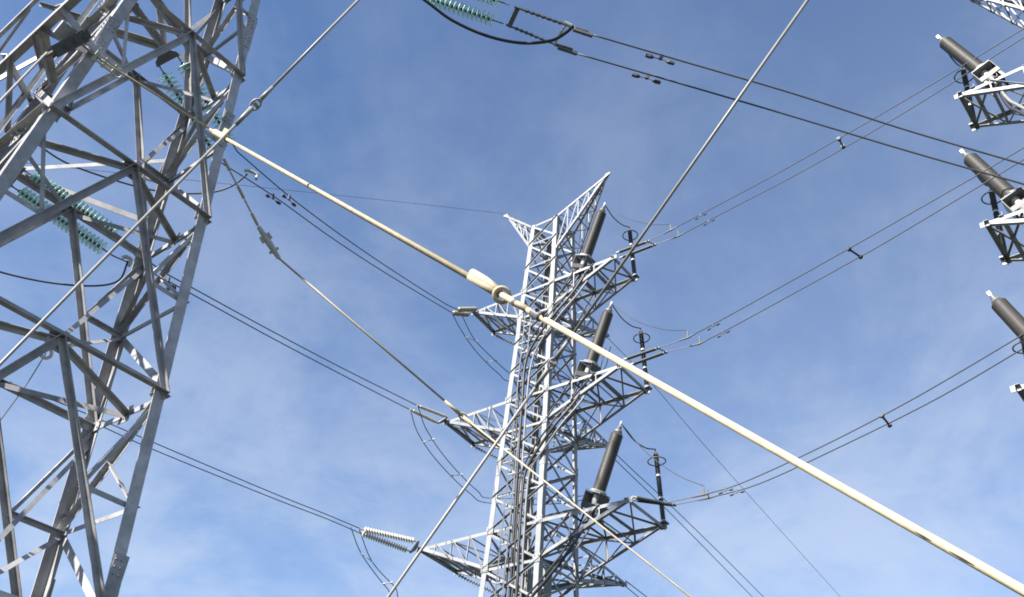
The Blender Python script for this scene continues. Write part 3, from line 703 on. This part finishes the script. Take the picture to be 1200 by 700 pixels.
def post_proto():
    """surge arrester on the end of a crossarm, with grading ring"""
    root = empty('surge_arrester', (0, 0, 0))
    for z0 in (.15, .95, 1.75):
        bm = B(); pr = [(.045, z0)]
        for i in range(11):
            z = z0 + .02 + i * .065; pr += [(.05, z), (.085, z + .03), (.05, z + .05)]
        pr.append((.045, z0 + .74)); lathe(bm, pr, (0, 0, 0), (0, 0, 1), 14); obj('insulator_unit', bm, 'polymer', root, local=True)
        bm = B(); lathe(bm, [(.07, z0 - .06), (.075, z0), (.05, z0 + .01)], (0, 0, 0), (0, 0, 1), 12); obj('joint', bm, 'alu', root, local=True)
    bm = B(); ring_mesh(bm, (0, 0, 2.25), (0, 0, 1), .29, .022, 30, 8)
    for q in range(3):
        a = q * 2.094; tube(bm, [(.28 * math.cos(a), .28 * math.sin(a), 2.25), (.04 * math.cos(a), .04 * math.sin(a), 2.52)], .012, 6)
    obj('grading_ring', bm, 'cast', root, local=True)
    bm = B(); lathe(bm, [(.06, 2.48), (.07, 2.52), (.05, 2.58), (.02, 2.6), (.02, 2.72)], (0, 0, 0), (0, 0, 1), 12); obj('terminal', bm, 'cast', root, local=True)
    bm = B(); plate(bm, (0, 0, .05), (1, 0, 0), (0, 1, 0), .26, .26, .05); obj('base', bm, 'cast', root, local=True)
    return root
SE = sealing_end_proto(); PO = post_proto(); first = {'SE': True, 'PO': True}
def place(proto, key, loc, rot, label, cat, group):
    o = proto if first[key] else dup(proto); first[key] = False
    o.location = loc; o.rotation_mode = 'QUATERNION'; o.rotation_quaternion = rot
    return tag(o, label, cat, group)
def frame_rot(z, y):
    z = V(z).normalized(); y = V(y); y = (y - z * y.dot(z)).normalized(); x = y.cross(z)
    return Matrix((x, y, z)).transposed().to_quaternion()
VIEW = {}
for fr, nm, base, top in ((FC, 'middle', (1.45, -.50, .71), (.44, -.80, 2.82)), (FR, 'right', (.78, -.30, .92), (-.02, -.45, 3.12))):
    for k in range(3):
        p = fr(RR[k] - base[0], base[1], H[k] + base[2]); t = fr(RR[k] - top[0], top[1], H[k] + top[2]); ax = (t - p).normalized()
        side = 'right' if fr is FC else 'left'
        place(SE, 'SE', p, frame_rot(ax, fr.b), '%s of the three brown sealing ends leaning out over the %s tower arms' % ({0: 'topmost', 1: 'middle one', 2: 'lowest'}[k], nm), 'cable sealing end', 'brown cable sealing ends')
        tt = p + ax * 2.36; VIEW[nm, k] = (p, tt, ax)
        b0 = fr(RR[k], hw(H[k]), H[k] + .02); px_ = fr(RR[k] - .22, hw(H[k]) - .02, H[k] + 2.66)
        pax = (px_ - b0).normalized()
        place(PO, 'PO', b0, frame_rot(pax, fr.b), 'slim dark surge arrester with ring on the %s cable arm of the %s tower' % (NAMEW[k], nm), 'surge arrester', 'surge arresters with grading rings')
        ptop = b0 + pax * 2.7
        sg = V((0, 0, -.28)) if fr is FC else V((0, 0, -.45))
        wire('jumper', [tt, lerp(tt, ptop, .35) + sg * .9, lerp(tt, ptop, .7) + sg * .8, ptop], .022, 'short black lead from the %s sealing end to its surge arrester on the %s tower' % (NAMEW[k], nm), 'jumper cable', 'leads from sealing ends to arresters', 'black')
        if fr is FC:
            q = ath(*RP[k][0][0], H[k]) + UP * .28
            wire('jumper', [tt, lerp(tt, q, .33) - UP * .35, lerp(tt, q, .7) - UP * .30, q], .013, 'thin long lead from the %s sealing end to the twin line at right' % NAMEW[k], 'jumper cable', 'long leads from sealing ends to the line')
        # the power cable dropping from the sealing end
        if fr is FC:
            cpx = [[(687, 318), (672, 342), (650, 368), (628, 398), (616, 425), (612, 470), (606, 560), (601, 640), (594, 720)],
                   [(686, 448), (674, 470), (652, 496), (632, 524), (617, 550), (612, 580), (608, 640), (602, 720)],
                   [(692, 600), (682, 622), (662, 652), (640, 680), (622, 702), (614, 730)]][k]
            for off, r, mat, lab in ((0, .05, 'black', 'black power cable'), (7, .036, 'grey', 'pale grey power cable'), (-6, .032, 'black', 'slim black cable')):
                pts = [p - ax * .55]
                for j, (x, y) in enumerate(cpx):
                    s_ = min(1, (j + 1) / 3); v = -.55 + (-hw(H[k]) - .28 + .55) * s_
                    pts.append(fr.onv(x + off * (1 if j < len(cpx) - 4 or k == 2 else .75), y, v + (.1 if off else 0)))
                pts.append(fr(-.25 + .12 * k + off * .01, -hw(6) - .2, 6)); pts.append(fr(-.25 + .12 * k + off * .01, -hw(0) - .2, -.1))
                wire('power_cable', pts, r, '%s curving from the %s sealing end down the middle tower' % (lab, NAMEW[k]), 'power cable', 'cables down the middle tower', mat, 8)
        else:
            for off, r, mat, lab in ((0, .046, 'grey', 'pale grey power cable'), (.16, .05, 'black', 'black power cable')):
                q = p - ax * .5; p0 = VIEW['right', 0][0]
                pts = [q] + [fr.onv(x, y + off * 45, -.95 - .25 * j) - p0 + p for j, (x, y) in enumerate(((1181, 116), (1192, 123), (1206, 130), (1226, 138)))]
                pts += [fr(.2, -hw(H[k]) - .4 - off, H[k] - 4.5), fr(.1 * k, -hw(6) - .4 - off, 5), fr(.1 * k, -hw(0) - .4 - off, -.1)]
                wire('power_cable', pts, r, '%s bending away below the %s sealing end at the right edge' % (lab, NAMEW[k]), 'power cable', 'cables down the right tower', mat, 8)
# cable ladder on the near face of the middle tower
cl = empty('cable_ladder', FC(-.3, -hw(14) - .12, 14)); cl.parent = tower_c; cl.location = FC(-.3, -hw(14) - .12, 14) - FC.T
def onface(u, z, d=.12): return FC(u, -hw(z) - d, z)
for u in (-.40, -.12):
    bm = B(); angle(bm, onface(u, .3), onface(u, 22.3), .05, .007, FC.a, FC.b); obj('rail', bm, 'cast', cl)
z = 10.5; bm = B(); r0 = onface(-.22, z); plate(bm, r0, FC.a, UP, .30, .04, .03); rg = obj('rung', bm, 'bright', cl, r0)
while z < 21.4:
    z += 1.25; q = rg.copy(); COL.objects.link(q); q.parent = cl; q.location = rg.location + (onface(-.22, z) - r0)
bm = B(); plate(bm, FC(.35, 0, 12.1), FC.a, UP, .7, .9, .4); bx = obj('cable_box', bm, 'enclosure', tower_c)

# ------------------------------------------------------------------ stay ropes
def rope_thing(label, pts, r, mat, group='stay ropes with eye splices'):
    root = empty('stay_rope', pts[0], label, 'stay rope', group); bm = B(); tube(bm, pts, r, 12); obj('rope', bm, mat, root, smooth=True); return root
def eye(root, c, d, n, R, r, mat, name='eye', squash=.8):
    bm = B(); ring_mesh(bm, c, n, R, r, 28, 10, squash, d); return obj(name, bm, mat, root, smooth=True)
def collar(root, p, d, r, ln, mat='cast', name='clamp'):
    d = V(d).normalized(); bm = B(); lathe(bm, [(r * .8, -ln / 2), (r, -ln * .42), (r, ln * .42), (r * .8, ln / 2)], p, d, 14); return obj(name, bm, mat, root)
# thick beige rope
Pa, Pz = at(246, 152, 21.6), at(1290, 744, 5.35)
def onrope(px): # point of the beige rope over picture column px
    lo, hi = 0., 1.
    for _ in range(40):
        m = (lo + hi) / 2; p = lerp(Pa, Pz, m); v = p - EYE; x = 600 + FPX * v.dot(_R) / v.dot(_F)
        if x < px: lo = m
        else: hi = m
    return lerp(Pa, Pz, lo)
d = (Pz - Pa).normalized(); gp = Pz + d * (Pz.z / -d.z) if d.z < 0 else Pz + d * 3
rp = rope_thing('thick beige stay rope running down to the lower right, with a big eye', [Pa, onrope(583)], .036, 'rope')
bm = B(); tube(bm, [onrope(588), onrope(618)], .034, 12); obj('rope', bm, 'rope', rp, smooth=True)
bm = B(); tube(bm, [onrope(616), Pz, gp], .0275, 12); obj('rope', bm, 'rope', rp, smooth=True)
s0, s1 = onrope(551), onrope(584); nv = (EYE - s0).normalized(); sidev = d.cross(nv).normalized()
if sidev.dot(_U) < 0: sidev = -sidev
bm = B(); tube(bm, [s0 + sidev * .05, lerp(s0, s1, .5) + sidev * .045, s1 + sidev * .02], [.047, .047, .043], 12); obj('sleeve', bm, 'rope', rp, smooth=True)
bm = B(); tube(bm, [onrope(551), s1], [.042, .05], 12); obj('sleeve', bm, 'rope', rp, smooth=True)
eye(rp, onrope(588) , d, nv, .078, .021, 'rope', 'eye', .95)
collar(rp, onrope(604), d, .04, .05); collar(rp, onrope(629), d, .048, .16)
bm = B(); tube(bm, [onrope(626) + sidev * .04 - nv * .05, onrope(626) + sidev * .04 + nv * .09], .02, 8); tube(bm, [onrope(633) + sidev * .04 - nv * .05, onrope(633) + sidev * .04 + nv * .09], .02, 8); obj('bolt', bm, 'cast', rp)
for x0, x1 in ((1066, 1101), (1106, 1152)):
    nl = (EYE - onrope(x0)).normalized(); sl = d.cross(nl).normalized(); sl = -sl if sl.dot(_U) < 0 else sl
    of = (nl * .90 - sl * .35).normalized() * .0265; bm = B(); tube(bm, [onrope(x0) + of, onrope((x0 + x1) / 2) + of * 1.03, onrope(x1) + of], [.002, .006, .002], 6); obj('sleeve_slit', bm, 'brown', rp)
bm = B(); plate(bm, onrope(262) + sidev * .07, d, sidev, .42, .24, .05); tube(bm, [onrope(252), onrope(266)], .075, 10); obj('anchor_fitting', bm, 'rope', rp)
# the thin rod that carries the same rope on to the arm of the left tower
Q0 = at(76, 37, 20.7); Q1 = at(118, 70, 20.9)
r2 = rope_thing('thin pale stay rod with turnbuckle between the left tower arm and the beige rope', [Q1, at(246, 151, 21.6)], .022, 'rope')
bm = B(); tube(bm, [Q0, Q1], .024, 8); obj('rod', bm, 'ropegrey', r2)
dq = (Q1 - Q0).normalized()
bm = B(); nn = (EYE - Q1).normalized(); sq = dq.cross(nn)
for s_ in (-1, 1): tube(bm, [Q1 - dq * .12 + sq * s_ * .07, Q1 + dq * .32 + sq * s_ * .07], .025, 8)
for s_ in (-.12, .1, .32): tube(bm, [Q1 + dq * s_ - sq * .12, Q1 + dq * s_ + sq * .12], .035, 8)
obj('turnbuckle', bm, 'alu', r2)
ring = B(); ring_mesh(ring, Q1 + dq * .42, nn, .09, .02, 20, 8); obj('shackle', ring, 'alu', r2)
bm = B(); plate(bm, Q0, dq, sq, .3, .3, .12); obj('anchor_plate', bm, 'old', r2)
bm = B(); t0, t1 = at(104, 40, 20.6), at(60, 63, 20.5); td = (t1 - t0).normalized(); tn = (EYE - t0).normalized(); ts = td.cross(tn)
for s_, l_, h_ in ((-.05, .85, .18), (.05, .7, .24)): plate(bm, lerp(t0, t1, .5) + tn * s_, td, ts, l_, h_, .025)
for f in (.1, .35, .6, .9): bolt(bm, lerp(t0, t1, f) - tn * .12, tn, .04, .24)
tube(bm, [lerp(t0, t1, .85), t1 + td * .2], .05, 8)
tag(obj('tensioner', bm, 'cast', None, at(86, 52, 20.6)), 'dark bolted tensioner plates on the left tower arm where the stays begin', 'tensioner')
wire('stay_rope', [at(55, 62, 20.3), at(20, 98, 18.5), at(-60, 182, 15)], .022, 'thin grey stay wire leaving the tensioner to the left edge', 'stay rope', 'stay ropes with eye splices', 'ropegrey')

def stay(label, pu_, ru, pd_, rd, r, eyes, mat, ext=0, thick=1.25, bend=None):
    a, b = at(*pu_, ru), at(*pd_, rd); d = (b - a).normalized()
    def on(px, py):
        best = min(range(401), key=lambda i: (lambda v: (600 + FPX * v.dot(_R) / v.dot(_F) - px) ** 2 + (350 - FPX * v.dot(_U) / v.dot(_F) - py) ** 2)(lerp(a, b, i / 400) - EYE)); return lerp(a, b, best / 400)
    end = b + d * ext
    c = on(*eyes[0]); n = (EYE - c).normalized()
    R = eyes[1]
    root = rope_thing(label, [a, c - d * R], r, mat)
    bm = B(); tube(bm, [c + d * R, end], r * thick, 10); obj('rope', bm, mat, root, smooth=True)
    eye(root, c, d, n, R, r * .8, mat, 'eye', .62)
    bm = B(); tube(bm, [c - d * R * 4.5, c - d * R], [r * 1.25, r * 1.7], 10); obj('sleeve', bm, mat, root, smooth=True)
    bm = B(); tube(bm, [c + d * R * .9, c + d * R * 5], [r * 1.8, r * 1.45], 10); obj('sleeve', bm, mat, root, smooth=True)
    collar(root, c, d.cross(n), r * 1.3, R * .9, 'ropegrey', 'thimble')
    return root
stay('grey stay rope crossing in front of the left tower from the top edge', (436, -16), 17.0, (-60, 488), 13.0, .023, ((297, 121), .10), 'ropegrey', 9, .95)
stay('grey stay rope from the upper right crossing in front of the middle tower', (965, -26), 15.0, (440, 721), 17.5, .024, ((646, 426), .10), 'ropegrey', 22, 1.1)
# rope that starts with a chain of rods at the left tower and crosses behind the beige rope
Da = at(262, 186, 21.3); Db = at(303, 266, 21.4); Dc = at(327, 303, 21.4); De = at(541, 487, 20.6); Df = at(812, 702, 19.6)
rd = rope_thing('pale thin stay rope from a jointed rod on the left tower to the middle tower', [Dc, De], .024, 'rope')
bm = B(); tube(bm, [De, Df, Df + (Df - De).normalized() * 18], .018, 10); obj('rope', bm, 'rope', rd, smooth=True)
bm = B(); tube(bm, [Da, Db], .012, 6); obj('rod', bm, 'ropegrey', rd)
for i in range(5):
    a, b = lerp(Da, Db, i / 5), lerp(Da, Db, (i + .88) / 5); bm = B(); tube(bm, [a, b], [.022 if i % 2 else .034] * 2, 8); obj('link', bm, 'rope' if i % 2 == 0 else 'alu', rd)
dd = (Dc - Db).normalized(); nn = (EYE - Db).normalized()
bm = B(); tube(bm, [Db, lerp(Db, Dc, .5), Dc], [.05, .08, .05], 10); plate(bm, lerp(Db, Dc, .35), dd.cross(nn), dd, .26, .16, .08); tube(bm, [lerp(Db, Dc, .75) - dd.cross(nn) * .12, lerp(Db, Dc, .75) + dd.cross(nn) * .12], .035, 8); obj('turnbuckle', bm, 'alu', rd)
dE = (De - Dc).normalized(); eye(rd, De + dE * .05, dE, (EYE - De).normalized(), .11, .025, 'rope', 'eye', .6)
bm = B(); tube(bm, [De + dE * .1, De + dE * .55], [.05, .035], 10); obj('sleeve', bm, 'rope', rd, smooth=True)
bm = B(); tube(bm, [De - dE * .5, De], [.03, .045], 10); obj('sleeve', bm, 'rope', rd, smooth=True)
# small hook and wire on the left tower
hk = at(54, 414, 20.0); bm = B(); ring_mesh(bm, hk, nn, .10, .035, 18, 8)
tag(obj('hook_ring', bm, 'alu', None, hk), 'pale ring hanging from the dark gusset of the left tower', 'ring')
wire('tie_wire', [hk, at(28, 455, 20.2), at(-20, 520, 20.6)], .012, 'thin grey wire from the pale ring to the left edge', 'tie wire', None, 'ropegrey')
